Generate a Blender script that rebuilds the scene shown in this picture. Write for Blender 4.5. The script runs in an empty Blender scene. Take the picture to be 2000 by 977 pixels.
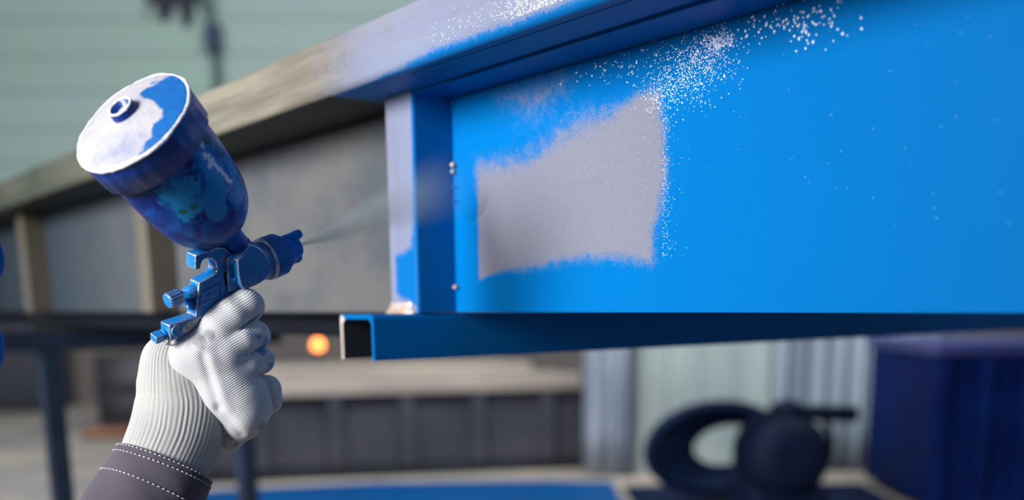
import bpy, bmesh, math, random
import numpy as np
from mathutils import Matrix, Vector
random.seed(7); rng = np.random.default_rng(7)
SC = bpy.context.scene
COL = SC.collection
PI = math.pi

# ------------------------------------------------------------------ camera
EYE = 0.85                      # eye height above the workshop floor (m)
FPX, PXC, PYC = 2000.0, 1000.0, 1005.5
PITCH, ROLL = 0.2045, 0.0107
CAM = np.array([0.0, 0.0, EYE])
_fw = np.array([0, math.cos(PITCH), -math.sin(PITCH)])
_up = np.array([0, math.sin(PITCH), math.cos(PITCH)])
_rt = np.array([1.0, 0, 0])
C_R = math.cos(ROLL) * _rt - math.sin(ROLL) * _up
C_U = math.sin(ROLL) * _rt + math.cos(ROLL) * _up
C_F = _fw
cam_d = bpy.data.cameras.new('camera')
cam = bpy.data.objects.new('camera', cam_d); COL.objects.link(cam)
m = Matrix.Identity(4)
for i in range(3):
    m[i][0] = C_R[i]; m[i][1] = C_U[i]; m[i][2] = -C_F[i]; m[i][3] = CAM[i]
cam.matrix_world = m
cam_d.sensor_width = 36.0; cam_d.lens = 36.0
cam_d.shift_y = (PYC - 488.5) / 2000.0
cam_d.clip_start = 0.02; cam_d.clip_end = 100
cam_d.dof.use_dof = True
cam_d.dof.focus_distance = 0.81
cam_d.dof.aperture_fstop = 2.5
SC.camera = cam

# ------------------------------------------------------------------ light
world = bpy.data.worlds.new('daylight'); SC.world = world
world.use_nodes = True
bg = world.node_tree.nodes['Background']
bg.inputs[0].default_value = (0.62, 0.72, 1.0, 1); bg.inputs[1].default_value = 0.18

def area_light(name, loc, target, sx, sy, power, col):
    d = bpy.data.lights.new(name, 'AREA'); d.shape = 'RECTANGLE'; d.size = sx; d.size_y = sy
    d.energy = power; d.color = col
    o = bpy.data.objects.new(name, d); COL.objects.link(o)
    o.location = loc
    o.rotation_euler = (Vector(target) - Vector(loc)).to_track_quat('-Z', 'Y').to_euler()
    return o
# daylight through the open side of the workshop, and an added unseen fill lamp for the background
key = area_light('open_side_daylight', (-3.64, -1.60, 2.05), (-0.60, 1.55, 0.95), 2.4, 2.0, 60, (1.0, 0.97, 0.94))
key.data.spread = math.radians(40)
area_light('background_fill', (-0.6, 3.6, 3.3), (-0.8, 8.0, 0.9), 8.0, 1.6, 390, (0.95, 0.99, 1.0))

vs = SC.view_settings
vs.view_transform = 'Standard'; vs.look = 'None'; vs.gamma = 1.0; vs.use_curve_mapping = False
vs.exposure = 0.0

# ------------------------------------------------------------------ geometry helpers
def ray(px, py):
    return C_F + C_R * (px - PXC) / FPX - C_U * (py - PYC) / FPX
def nrm(v):
    v = np.asarray(v, float); return v / np.linalg.norm(v)
def at_y(px, py, y):                       # world point on a pixel's ray at distance y
    r = ray(px, py); return CAM + r * (y / r[1])
def at_floor(px, py, z=0.0):
    r = ray(px, py); return CAM + r * ((z - EYE) / r[2])

class MB:
    def __init__(s): s.v = []; s.f = []; s.sm = []; s.mi = []
    def add(s, verts, faces, smooth=False, mat=0):
        b = len(s.v); s.v += [tuple(map(float, p)) for p in verts]
        for f in faces: s.f.append(tuple(b + i for i in f)); s.sm.append(smooth); s.mi.append(mat)
        return b
    def box(s, lo, hi, mat=0):
        x0, y0, z0 = lo; x1, y1, z1 = hi
        s.add([(x0,y0,z0),(x1,y0,z0),(x1,y1,z0),(x0,y1,z0),(x0,y0,z1),(x1,y0,z1),(x1,y1,z1),(x0,y1,z1)],
              [(0,3,2,1),(4,5,6,7),(0,1,5,4),(1,2,6,5),(2,3,7,6),(3,0,4,7)], mat=mat); return s
    def obox(s, c, ax, ay, az, hx, hy, hz):
        c, ax, ay, az = map(np.asarray, (c, ax, ay, az))
        vs_ = [c + sx*hx*ax + sy*hy*ay + sz*hz*az for sz in (-1,1) for sy in (-1,1) for sx in (-1,1)]
        s.add(vs_, [(0,2,3,1),(4,5,7,6),(0,1,5,4),(1,3,7,5),(3,2,6,7),(2,0,4,6)]); return s
    def lathe(s, c, axis, prof, n=32, cap0=True, cap1=True, fr=None, smooth=True, mat=0, squash=1.0):
        """prof: list of (h, r) along axis from c; fr(angle,i)->radius factor"""
        c = np.asarray(c, float); a = nrm(axis)
        h0 = np.array([0, 0, 1.0]) if abs(a[2]) < .9 else np.array([1.0, 0, 0])
        e = nrm(np.cross(h0, a)); g = np.cross(a, e)
        vs_ = []
        for i, (h, r) in enumerate(prof):
            for k in range(n):
                t = 2*PI*k/n; q = r*(fr(t, i) if fr else 1.0)
                vs_.append(c + a*h + q*(math.cos(t)*e + squash*math.sin(t)*g))
        fs = []
        for i in range(len(prof)-1):
            for k in range(n):
                k2 = (k+1) % n
                fs.append((i*n+k, i*n+k2, (i+1)*n+k2, (i+1)*n+k))
        b = s.add(vs_, fs, smooth, mat)
        if cap0: s.f.append(tuple(b + k for k in reversed(range(n)))); s.sm.append(False); s.mi.append(mat)
        if cap1: s.f.append(tuple(b + (len(prof)-1)*n + k for k in range(n))); s.sm.append(False); s.mi.append(mat)
        return s
    def tube(s, pts, rad, n=12, caps=True, mat=0):
        pts = [np.asarray(p, float) for p in pts]
        if not hasattr(rad, '__len__'): rad = [rad]*len(pts)
        vs_ = []; pe = None
        for i, p in enumerate(pts):
            t = nrm(pts[min(i+1, len(pts)-1)] - pts[max(i-1, 0)])
            if pe is None:
                h0 = np.array([0,0,1.0]) if abs(t[2]) < .9 else np.array([1.0,0,0]); pe = nrm(np.cross(h0, t))
            e = nrm(pe - (pe@t)*t); pe = e; g = np.cross(t, e)
            for k in range(n):
                a = 2*PI*k/n; vs_.append(p + rad[i]*(math.cos(a)*e + math.sin(a)*g))
        fs = [(i*n+k, i*n+(k+1)%n, (i+1)*n+(k+1)%n, (i+1)*n+k) for i in range(len(pts)-1) for k in range(n)]
        if caps: fs += [tuple(reversed(range(n))), tuple((len(pts)-1)*n + k for k in range(n))]
        s.add(vs_, fs, True, mat); return s
    def prism(s, a, b, mat=0):              # two equal rings of points
        n = len(a)
        fs = [tuple(reversed(range(n))), tuple(n+k for k in range(n))]
        fs += [(k, (k+1) % n, n+(k+1) % n, n+k) for k in range(n)]
        s.add(list(a)+list(b), fs, mat=mat); return s
    def build(s, name, mats, parent=None, bevel=0, seg=2, bmat=-1, fix=True, xf=None):
        me = bpy.data.meshes.new(name)
        me.from_pydata(s.v, [], s.f); me.update()
        if not isinstance(mats, (list, tuple)): mats = [mats]
        for mt in mats: me.materials.append(mt)
        me.polygons.foreach_set('use_smooth', s.sm)
        me.polygons.foreach_set('material_index', s.mi)
        if fix:
            bm = bmesh.new(); bm.from_mesh(me); bmesh.ops.recalc_face_normals(bm, faces=bm.faces); bm.to_mesh(me); bm.free()
        o = bpy.data.objects.new(name, me); COL.objects.link(o)
        if parent: o.parent = parent
        if bevel:
            md = o.modifiers.new('bevel', 'BEVEL'); md.width = bevel; md.segments = seg; md.limit_method = 'ANGLE'
            md.angle_limit = math.radians(40); md.material = bmat; md.harden_normals = False
        return o

def empty(name, loc=(0,0,0), rz=0.0, mat=None):
    o = bpy.data.objects.new(name, None); COL.objects.link(o); o.empty_display_size = .05
    if mat is not None: o.matrix_world = mat
    else: o.location = loc; o.rotation_euler = (0, 0, rz)
    return o
def tag(o, label, cat, group=None, kind=None):
    o['label'] = label; o['category'] = cat
    if group: o['group'] = group
    if kind: o['kind'] = kind
    return o
def struct(o, label, cat):
    o['label'] = label; o['category'] = cat; o['kind'] = 'structure'; return o
def attr(o, name, vals):
    a = o.data.attributes.new(name, 'FLOAT', 'POINT'); a.data.foreach_set('value', np.asarray(vals, np.float32))
def poly_sdf(P, poly):                      # signed distance (negative inside), P (n,2)
    P = np.asarray(P, float); poly = np.asarray(poly, float)
    d = np.full(len(P), 1e9); ins = np.zeros(len(P), bool)
    for i in range(len(poly)):
        a, b = poly[i], poly[(i+1) % len(poly)]
        e = b-a; w = P-a
        t = np.clip((w@e)/max(e@e, 1e-12), 0, 1)
        d = np.minimum(d, np.linalg.norm(w - t[:,None]*e, axis=1))
        c = ((a[1] > P[:,1]) != (b[1] > P[:,1])) & (P[:,0] < (b[0]-a[0])*(P[:,1]-a[1])/((b[1]-a[1]) if b[1] != a[1] else 1e-12)+a[0])
        ins ^= c
    return np.where(ins, -d, d)

# ------------------------------------------------------------------ materials
def lin(r, g, b):
    f = lambda c: (c/255/12.92) if c/255 <= .04045 else ((c/255+.055)/1.055)**2.4
    return (f(r), f(g), f(b), 1.0)
class NT:
    def __init__(s, name):
        s.m = bpy.data.materials.new(name); s.m.use_nodes = True; s.t = s.m.node_tree
        s.p = s.t.nodes['Principled BSDF']
    def n(s, typ, ins=None, **kw):
        nd = s.t.nodes.new(typ)
        for k, v in kw.items(): setattr(nd, k, v)
        for k, v in (ins or {}).items(): s.put(nd.inputs[k], v)
        return nd
    def put(s, sock, v):
        if isinstance(v, bpy.types.NodeSocket): s.t.links.new(v, sock)
        elif isinstance(v, bpy.types.Node): s.t.links.new(v.outputs[0], sock)
        else: sock.default_value = v
    def obj(s): return s.n('ShaderNodeTexCoord').outputs['Object']
    def attr(s, name): return s.n('ShaderNodeAttribute', attribute_name=name).outputs['Fac']
    def noise(s, scale, detail=3, rough=.55, vec=None, stretch=None, dist=0.0):
        v = vec or s.obj()
        if stretch: v = s.n('ShaderNodeMapping', {'Vector': v, 'Scale': stretch}).outputs[0]
        return s.n('ShaderNodeTexNoise', {'Vector': v, 'Scale': scale, 'Detail': detail, 'Roughness': rough, 'Distortion': dist}).outputs[0]
    def math(s, op, a, b=0.0, c=0.0, clamp=False):
        nd = s.n('ShaderNodeMath', operation=op, use_clamp=clamp)
        s.put(nd.inputs[0], a); s.put(nd.inputs[1], b); s.put(nd.inputs[2], c); return nd.outputs[0]
    def ramp(s, fac, lo, hi):               # smooth 0..1 between lo and hi
        nd = s.n('ShaderNodeMapRange', {'Value': fac, 'From Min': lo, 'From Max': hi}, interpolation_type='SMOOTHSTEP', clamp=True)
        return nd.outputs[0]
    def mix(s, fac, a, b):
        nd = s.n('ShaderNodeMix', data_type='RGBA'); s.put(nd.inputs[0], fac); s.put(nd.inputs[6], a); s.put(nd.inputs[7], b)
        return nd.outputs[2]
    def bump(s, h, strength=.3, dist=.002):
        s.put(s.p.inputs['Normal'], s.n('ShaderNodeBump', {'Height': h, 'Strength': strength, 'Distance': dist}))
    def set(s, col=None, rough=None, metal=None, spec=None, coat=None):
        for k, v in (('Base Color', col), ('Roughness', rough), ('Metallic', metal), ('Specular IOR Level', spec), ('Coat Weight', coat)):
            if v is not None: s.put(s.p.inputs[k], v)
        return s.m

def plain(name, c1, c2=None, scale=6, rough=.6, metal=0.0, bump=0.0, bscale=40, stretch=None, spec=None):
    t = NT(name)
    c2 = c2 or tuple(x*.7 for x in c1[:3])+(1,)
    f = t.ramp(t.noise(scale, 4, .6, stretch=stretch), .35, .68)
    t.set(t.mix(f, c1, c2), rough, metal, spec)
    if bump: t.bump(t.noise(bscale, 3), bump, .003)
    return t.m

BLUE = (0.0, 0.120, 0.385, 1)
PRIMER = lin(196, 192, 208)
STEEL_TAN = lin(172, 162, 148)
def paint_mix(t, paint, blue=BLUE):
    """paint factor socket 0..1 over primer / bare steel"""
    return paint

def mat_blue(name, c=BLUE, rough=.38, bump=.12):
    t = NT(name)
    f = t.noise(9, 3)
    t.set(t.mix(f, c, tuple(x*.86 for x in c[:3])+(1,)), rough, 0.0, .08)
    t.bump(t.noise(420, 2), bump, .0006)
    return t.m

def mat_web():
    t = NT('web_paint')
    d = t.attr('bare')                       # signed distance to the bare primer patch (m), negative inside
    fine = t.noise(900, 2, .7); mid = t.noise(120, 4, .65)
    nz = t.math('ADD', t.math('MULTIPLY', t.math('SUBTRACT', fine, .5), .030), t.math('MULTIPLY', t.math('SUBTRACT', mid, .5), .016))
    e = t.math('ADD', d, nz)
    paint = t.ramp(e, -.0055, .0055)
    halo = t.ramp(d, -.004, .012)
    u = t.attr('unpainted')                  # 1 on the far bays that were not sprayed yet
    blue = t.mix(t.noise(3.0, 2), BLUE, (0.0, .136, .41, 1))
    scr = t.ramp(t.noise(40, 4, .7, stretch=(.25, 1, 3.0)), .58, .9)
    prim = t.mix(scr, lin(116, 119, 134), lin(104, 109, 124))
    prim = t.mix(t.ramp(t.noise(700, 2), .6, .75), prim, lin(140, 141, 156))
    prim = t.mix(t.math('MULTIPLY', halo, .35), prim, lin(70, 112, 170))
    c = t.mix(paint, prim, blue)
    grey = t.mix(t.ramp(t.noise(5, 5, .65, stretch=(1, 1, 1.6)), .35, .7), lin(84, 85, 86), lin(66, 72, 79))
    grey = t.mix(t.ramp(t.noise(14, 3, .6), .62, .8), grey, lin(100, 94, 84))
    grey = t.mix(t.ramp(u, 1.0, 3.0), grey, lin(46, 56, 65))
    c = t.mix(t.math('MINIMUM', u, 1.0), c, grey)
    t.set(c, t.math('ADD', .5, t.math('MULTIPLY', t.math('SUBTRACT', 1.0, paint), .3)), 0.0, .04)
    t.bump(t.noise(380, 2), .10, .0008)
    return t.m

def mat_steelpart(name, tan=True):
    """rolled steel with a sprayed zone; attribute paint is a signed distance (m), negative where blue"""
    t = NT(name)
    d = t.attr('paint')
    fine = t.noise(800, 2, .7); mid = t.noise(90, 4, .65)
    nz = t.math('ADD', t.math('MULTIPLY', t.math('SUBTRACT', fine, .5), .014), t.math('MULTIPLY', t.math('SUBTRACT', mid, .5), .008))
    paint = t.ramp(t.math('ADD', d, nz), .003, -.003)
    mist = t.ramp(t.math('ADD', d, t.math('MULTIPLY', t.math('SUBTRACT', mid, .5), .12)), .14, .0)
    streak = t.noise(7, 5, .65, stretch=(.35, 1, 6.0) if tan else (6, 1, .5))
    s1 = t.mix(t.ramp(streak, .38, .66), lin(128, 124, 113) if tan else lin(122, 122, 129), lin(96, 93, 86) if tan else lin(102, 102, 109))
    s1 = t.mix(t.ramp(t.noise(11, 4, .6, stretch=(.5, 1, 3)), .6, .78), s1, lin(128, 112, 90))
    s1 = t.mix(t.math('MULTIPLY', t.attr('mill_shade'), t.math('ADD', .55, t.math('MULTIPLY', t.noise(4, 3), .6)), clamp=True), s1, lin(44, 54, 47) if tan else lin(78, 72, 60))
    s1 = t.mix(t.ramp(t.attr('mill_shade'), 1.2, 1.8), s1, lin(34, 40, 42))  # top values: shade under the rail put into the colour
    s1 = t.mix(t.math('MULTIPLY', mist, .85), s1, lin(118, 127, 156))
    c = t.mix(paint, s1, BLUE)
    t.set(c, .5, 0.0, .12)
    t.bump(t.noise(200, 2), .08, .001)
    return t.m

M_WEB = mat_web()
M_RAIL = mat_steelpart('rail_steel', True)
M_POST = mat_steelpart('post_steel', False)
M_BLUE = mat_blue('gloss_blue_paint')
M_BLUE2 = mat_blue('blue_paint_channel')
M_RAWEDGE = plain('raw_steel_edge', lin(190, 184, 176), lin(160, 150, 140), 30, .5)
M_SPECK = plain('primer_specks', lin(246, 246, 255), lin(232, 234, 252), 20, .4)
M_WELD = plain('weld_bead', lin(200, 198, 205), lin(200, 160, 110), 25, .35, .3, .3, 300)
M_NAVY = plain('navy_steel', lin(18, 40, 66), lin(10, 26, 46), 8, .5)
M_DARK = plain('dark_steel', lin(40, 44, 52), lin(28, 30, 38), 5, .65)

# ------------------------------------------------------------------ floor and far wall
t = NT('concrete')
f = t.ramp(t.noise(1.3, 6, .65), .35, .7)
t.set(t.mix(t.ramp(t.noise(.5, 3), .5, .75), t.mix(f, lin(160, 149, 136), lin(126, 120, 114)), lin(108, 110, 116)), .85)
t.bump(t.noise(30, 4), .15, .004)
M_CONC = t.m
o = MB().box((-9, -3, -.12), (9, 12, 0)).build('floor', M_CONC)
struct(o, 'worn beige concrete workshop floor', 'floor')

WALL_Y = 9.2
t = NT('green_boards')
rnd = t.n('ShaderNodeObjectInfo').outputs['Random']
f = t.ramp(t.noise(.9, 4, .6, stretch=(1, 1, 1.5)), .35, .68)
c = t.mix(f, lin(150, 168, 166), lin(146, 172, 158))
c = t.mix(t.math('MULTIPLY', rnd, .45), c, lin(164, 178, 182))
t.set(c, .7)
M_GREEN = t.m
wall = MB().box((-9, WALL_Y, 0), (9, WALL_Y+.15, 5.2)).build('wall_back', plain('board_gap', lin(140, 158, 152), lin(128, 148, 142), 3, .9))
struct(wall, 'pale green wall of wide horizontal boards behind the beam', 'wall')
PITCH_B = .285
plank_me = None
for k in range(18):
    z0 = k*PITCH_B + .06
    if plank_me is None:
        mb = MB(); mb.box((-9, -.02, 0), (9, 0, PITCH_B-.010))
        o = mb.build('plank', M_GREEN, wall); plank_me = o.data
        md = None
    else:
        o = bpy.data.objects.new('plank', plank_me); COL.objects.link(o); o.parent = wall
    o.location = (0, WALL_Y, z0)

dado = MB().box((-9, WALL_Y-.10, 0), (9, WALL_Y-.025, .74)).build('trim_1', plain('dado_brown', lin(104, 96, 92), lin(78, 76, 80), 1.2, .85))
struct(dado, 'dull brown-grey dado along the foot of the green wall', 'dado')

# ------------------------------------------------------------------ the welded steel beam
TH = math.radians(37.5)
BU = np.array([math.sin(TH), -math.cos(TH), 0]); BN = np.array([math.cos(TH), math.sin(TH), 0])
def on_web(px, py, T):                      # (s, z) of a pixel's ray on the plane t = T
    r = ray(px, py); k = T/(r@BN); P = r*k; return (P@BU, P[2])
TW, TP, TF = .628, .580, .527               # web, post front, rail front
SR = -.9115                                 # right face of the near post
ZB, ZT = -.0095, .2065                      # web bottom and top (relative to the eye)
ZR = .2625                                  # rail top
bm4 = Matrix.Identity(4)
for i in range(3):
    bm4[i][0] = BU[i]; bm4[i][1] = BN[i]; bm4[i][2] = (0, 0, 1)[i]; bm4[i][3] = CAM[i]
beam = empty('steel_beam', mat=bm4)
tag(beam, 'long welded steel beam, blue paint at the right end and bare grey steel to the left', 'steel beam')
S0, S1 = -3.9, .35

# web plate: dense near part carries the paint pattern
patch = [(932,322),(990,320),(1035,310),(1070,285),(1100,258),(1135,240),(1180,226),(1220,203),(1255,180),(1283,178),(1292,230),(1298,300),(1300,352),(1290,400),(1276,450),(1273,513),(1240,508),(1180,500),(1130,503),(1080,512),(1020,525),(985,528),(950,540),(936,546)]
patch2 = [(965,190),(1000,172),(1050,160),(1095,150),(1100,165),(1075,200),(1045,222),(1005,212)]
pw = np.array([on_web(x, y, TW) for x, y in patch]); pw2 = np.array([on_web(x, y, TW) for x, y in patch2])
ss = np.concatenate([np.linspace(S0, SR-.03, 40), np.linspace(SR-.0295, -.50, 150)[1:], np.linspace(-.50, S1, 60)[1:]])
zs = np.linspace(ZB, ZT, 76)
mb = MB(); n1, n2 = len(ss), len(zs)
gv = [(s_, TW, z_) for z_ in zs for s_ in ss]
gf = [(j*n1+i, j*n1+i+1, (j+1)*n1+i+1, (j+1)*n1+i) for j in range(n2-1) for i in range(n1-1)]
mb.add(gv, gf)
nb = len(mb.v)
mb.box((S0, TW+.0005, ZB), (S1, TW+.006, ZT))
web = mb.build('web_panel', M_WEB, beam, fix=False)
web.data.validate()
gp = np.array(gv)[:, [0, 2]]
d = np.minimum(poly_sdf(gp, pw), poly_sdf(gp, pw2)*.5 + .0085)
# the right side of the patch frays much more than the masked left side
wgt = np.clip((gp[:,0] - (SR+.03))/.10, .30, 1.0)
top = np.clip((gp[:,1]-.10)/.03, 0, 1)*np.clip((-.66-gp[:,0])/.04, 0, 1)
d = d/(wgt+1.4*top)
un = np.where(gp[:,0] < SR-.02, 1+np.clip((-1.4-gp[:,0])/.6, 0, 2), 0)
attr(web, 'bare', np.concatenate([d, np.full(8, 1.0)])); attr(web, 'unpainted', np.concatenate([un, np.full(8, .0)]))
web['label'] = 'flat web plate, glossy blue with a bare lavender-grey primer patch'

# white flecks of primer showing through the thin paint
mb = MB()
def fleck(s_, z_, r, t0=TW):
    n = 6; a0 = random.random()*6.28
    ring = [(s_+r*math.cos(a0+2*PI*k/n)*random.uniform(.75, 1.2), t0-.00005, z_+r*math.sin(a0+2*PI*k/n)*random.uniform(.75, 1.2)) for k in range(n)]
    mb.add(ring+[(s_, t0-.0004-r*.35, z_)], [(k, (k+1) % n, n) for k in range(n)], True)
def fleck_px(x, y, rpx):
    s_, z_ = on_web(x, y, TW)
    if ZB+.004 < z_ < ZT-.001: fleck(s_, z_, rpx*.00041)
for _ in range(1500):                       # dense plume rising from the patch corner
    q = random.random()**.8
    cx, cy = 1285+q*125, 195-q*120
    w = 12+26*math.sin(PI*min(1, q*1.05))
    fleck_px(cx+random.gauss(0, w), cy+random.gauss(0, w*.9), random.uniform(.5, 1.25))
for _ in range(150):                        # larger flecks along the shadow line
    q = random.random()**.75
    fleck_px(1085+q*560, 158-q*150+random.gauss(6, 14)+q*6, random.uniform(.9, 2.3))
for _ in range(70):
    fleck_px(random.gauss(1560, 70), random.gauss(45, 28), random.uniform(1.2, 2.6))
for _ in range(60):
    fleck_px(random.uniform(1150, 1300), random.gauss(130, 30), random.uniform(.8, 1.6))
for _ in range(70):
    fleck_px(random.uniform(1300, 2000), random.uniform(10, 440)**1.0, random.uniform(.25, .6))
for _ in range(260):                        # fraying right border of the patch
    k = random.random(); x, y = (1294+random.expovariate(1/10), 200+k*300)
    fleck_px(x, y, random.uniform(.4, .9))
sp = mb.build('primer_flecks', M_SPECK, web, fix=False); sp['kind'] = 'stuff'
sp['label'] = 'spray of tiny white primer flecks'

# top rail: rounded rectangular tube lying on the web, with a narrower cap strip below
def rounded_profile(t0, t1, z0, z1, r, seg=5):
    pts = []
    for (ct, cz, a0) in ((t1-r, z0+r, -90), (t1-r, z1-r, 0), (t0+r, z1-r, 90), (t0+r, z0+r, 180)):
        for k in range(seg+1):
            a = math.radians(a0+90*k/seg); pts.append((ct+r*math.cos(a), cz+r*math.sin(a)))
    return pts
prof = rounded_profile(TF, .735, ZT, ZR, .0075)
# subdivide the front face for the paint attribute
prof2 = []
for i, (a, b) in enumerate(zip(prof, prof[1:]+prof[:1])):
    prof2.append(a)
    if abs(a[0]-TF) < 1e-6 and abs(b[0]-TF) < 1e-6:
        for k in range(1, 14): prof2.append((TF, a[1]+(b[1]-a[1])*k/14))
sr = np.concatenate([np.linspace(S0, -1.3, 60), np.linspace(-1.3, -.5, 170)[1:], np.linspace(-.5, S1, 30)[1:]])
mb = MB(); n = len(prof2)
vv = [(s_, p[0], p[1]) for s_ in sr for p in prof2]
ff = [(i*n+k, i*n+(k+1) % n, (i+1)*n+(k+1) % n, (i+1)*n+k) for i in range(len(sr)-1) for k in range(n)]
ff += [tuple(range(n)), tuple((len(sr)-1)*n+k for k in range(n))]
mb.add(vv, ff, True)
for i in (-1, -2): mb.sm[i] = False
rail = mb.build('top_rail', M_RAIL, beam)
pr = [(735,152),(765,140),(800,120),(850,97),(930,68),(1020,37),(1100,8),(1180,-25),(1700,-260),(1700,-150),(1300,0),(860,122)]
pr = [on_web(x, y, TF) for x, y in pr]
va = np.array(vv); d = poly_sdf(va[:, [0, 2]], pr)
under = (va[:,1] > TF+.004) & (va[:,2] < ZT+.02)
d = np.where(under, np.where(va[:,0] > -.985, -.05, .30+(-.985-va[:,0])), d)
attr(rail, 'paint', d); attr(rail, 'mill_shade', np.where(under, 2.0, np.clip((-1.15-va[:,0])/1.0, 0, 1)**.8))  # underside gets painted-in shade; front grows darker towards the far end
rail['label'] = 'top rail, tan bare steel turning blue to the right'
mb = MB()
mb.box((-.966, .582, ZT-.0030), (S1, TW, ZT+.001))
o = mb.build('backing_strip', M_BLUE2, beam, .001)
# fine lip along the underside of the rail
mb = MB(); mb.box((-.85, .5415, ZT-.0012), (S1, .5435, ZT+.001)); mb.build('weld_seam', M_BLUE2, beam, .0006)
# specks on the rail
mb = MB()
for _ in range(900):
    q = random.random(); x = 1000+q*150+random.gauss(0, 25); y = 38-q*45+random.gauss(-12, 12)
    s_, z_ = on_web(x, y, TF)
    if ZT+.01 < z_ < ZR-.004: fleck(s_, z_, random.uniform(.0002, .00055), TF)
for _ in range(220):
    x = random.uniform(840, 1120); y = 108-(x-840)*.36+random.gauss(-30, 18)
    s_, z_ = on_web(x, y, TF)
    if ZT+.012 < z_ < ZR-.004: fleck(s_, z_, random.uniform(.0002, .0004), TF)
o = mb.build('primer_flecks', M_SPECK, rail, fix=False); o['kind'] = 'stuff'

# posts: square tubes between channel and rail
PW = .0535
for k in range(5):
    s1_ = SR - .812*k; s0_ = s1_-PW
    mb = MB(); nz = 60
    zz_ = np.linspace(ZB, ZT, nz)
    r = .003
    ring = [(s1_, TW), (s1_, TP+r), (s1_-r*.3, TP+r*.3), (s1_-r, TP)] + [(s1_-r-(PW-2*r)*q/10, TP) for q in range(1, 10)] + [(s0_+r, TP), (s0_+r*.3, TP+r*.3), (s0_, TP+r), (s0_, TW)]
    n = len(ring)
    vv = [(a, b, z_) for z_ in zz_ for a, b in ring]
    ff = [(j*n+i, j*n+(i+1) % n, (j+1)*n+(i+1) % n, (j+1)*n+i) for j in range(nz-1) for i in range(n)]
    ff += [tuple(range(n)), tuple((nz-1)*n+i for i in range(n))]
    mb.add(vv, ff)
    p = mb.build('post', M_POST, beam)
    if k == 0:
        pp = [(772,500),(788,494),(803,482),(806,450),(806,175),(826,175),(826,600),(806,596),(800,588),(780,582),(774,570)]
        pp = [on_web(x, y, TP) for x, y in pp]
        va = np.array(vv); d = poly_sdf(va[:, [0, 2]], pp)
        d = np.where(va[:,1] > TP+.0008, np.where(va[:,0] > SR-.01, -.05, .2), d)
        p['label'] = 'near post, bare pale front and dark blue side'
        attr(p, 'paint', d); attr(p, 'mill_shade', np.zeros(len(vv)))
        # weld beads in the corner with the web, and the blob at the foot
        for (x, y, r_) in ((884, 322, .0026), (884, 335, .0022), (889, 561, .0024), (886, 392, .0016), (884, 200, .0018), (886, 365, .0015)):
            s_, z_ = on_web(x, y, TW-.004)
            w = MB(); w.lathe((s_, TW-.004, z_-r_), (0, 0, 1), [(0, r_*.3), (r_*.4, r_*.9), (r_, r_), (r_*1.6, r_*.8), (r_*2, r_*.2)], 10)
            w.build('weld_bead', M_WELD if r_ > .002 else M_BLUE2, p)
        w = MB()
        vv2 = []
        nn = 14
        prof_ = [(-.0105+.0003, 1.0), (-.0085, .97), (-.006, .86), (-.003, .80), (.001, .74)]
        s_c, wd = s0_+PW*.44, PW*.54
        for (z_, q) in prof_:
            for i in range(nn):
                a = i/(nn-1)
                vv2.append((s_c-wd*q+2*wd*q*a*.92, TP-.001-.0085*q*math.sin(PI*a)**.4*(1.2-.9*(z_+.0105)/.0115)*(1+.12*math.sin(9*a+z_*900)), z_))
        w.add(vv2, [(j*nn+i, j*nn+i+1, (j+1)*nn+i+1, (j+1)*nn+i) for j in range(len(prof_)-1) for i in range(nn-1)], True)
        w.build('weld_fillet', M_WELD, p)
    else:
        attr(p, 'paint', np.full(len(vv), 1.0)); attr(p, 'mill_shade', np.ones(len(vv)))

# cross channel under the near post: inverted U, open end towards the viewer
def channel(name, s0_, s1_, t0, t1, z0, z1, th, mats, raw=True):
    mb = MB()
    outer = [(s1_, z0), (s1_, z1-.003), (s1_-.003, z1), (s0_+.003, z1), (s0_, z1-.003), (s0_, z0)]
    inner = [(s1_-th, z0), (s1_-th, z1-th-.005), (s1_-th-.005, z1-th), (s0_+th+.005, z1-th), (s0_+th, z1-th-.005), (s0_+th, z0)]
    for (A, B, rev) in ((outer, outer, 0), (inner, inner, 1)):
        vv = [(a, t0, b) for a, b in A]+[(a, t1, b) for a, b in B]
        n_ = len(A)
        mb.add(vv, [(i, i+1, n_+i+1, n_+i) for i in range(n_-1)], mat=2 if rev else 0)
    for tt in (t0, t1):
        vv = [(a, tt, b) for a, b in outer]+[(a, tt, b) for a, b in inner]; n_ = len(outer)
        for i in range(n_-1):
            mb.add([vv[i], vv[i+1], vv[n_+i+1], vv[n_+i]], [(0, 1, 2, 3)], mat=1 if (raw and i >= 3) else 0)
    for (a, b) in ((outer[0], inner[0]), (outer[-1], inner[-1])):
        mb.add([(a[0], t0, z0), (b[0], t0, z0), (b[0], t1, z0), (a[0], t1, z0)], [(0, 1, 2, 3)])
    o = mb.build(name, mats, beam)
    return o
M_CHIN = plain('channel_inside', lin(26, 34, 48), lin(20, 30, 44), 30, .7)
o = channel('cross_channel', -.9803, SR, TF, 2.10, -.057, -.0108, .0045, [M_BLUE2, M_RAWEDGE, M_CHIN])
o['label'] = 'open-ended blue channel under the near post'
o = channel('cross_channel', -.9803-2*.812-.02, SR-2*.812, .60, 2.10, -.057, -.0108, .0045, [M_DARK, M_DARK, M_CHIN], False)
# lower rail behind the unpainted bays, and the far side member of the frame
mb = MB(); M_RAILDK = plain('rail_dark', lin(10, 15, 24), lin(8, 12, 20), 8, .7, spec=.1)
mb = MB(); mb.box((S0, .632, -.041), (-.985, .672, -.0100)); mb.build('bottom_rail', M_RAILDK, beam, .002)
mb = MB(); mb.box((S0, .612, -.0145), (-.985, .70, -.0098)); mb.build('bottom_flange', M_RAILDK, beam, .0008)
mb = MB(); mb.box((S0, 2.06, -.060), (S1, 2.10, -.008)); mb.build('side_member', M_DARK, beam, .002)

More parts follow.
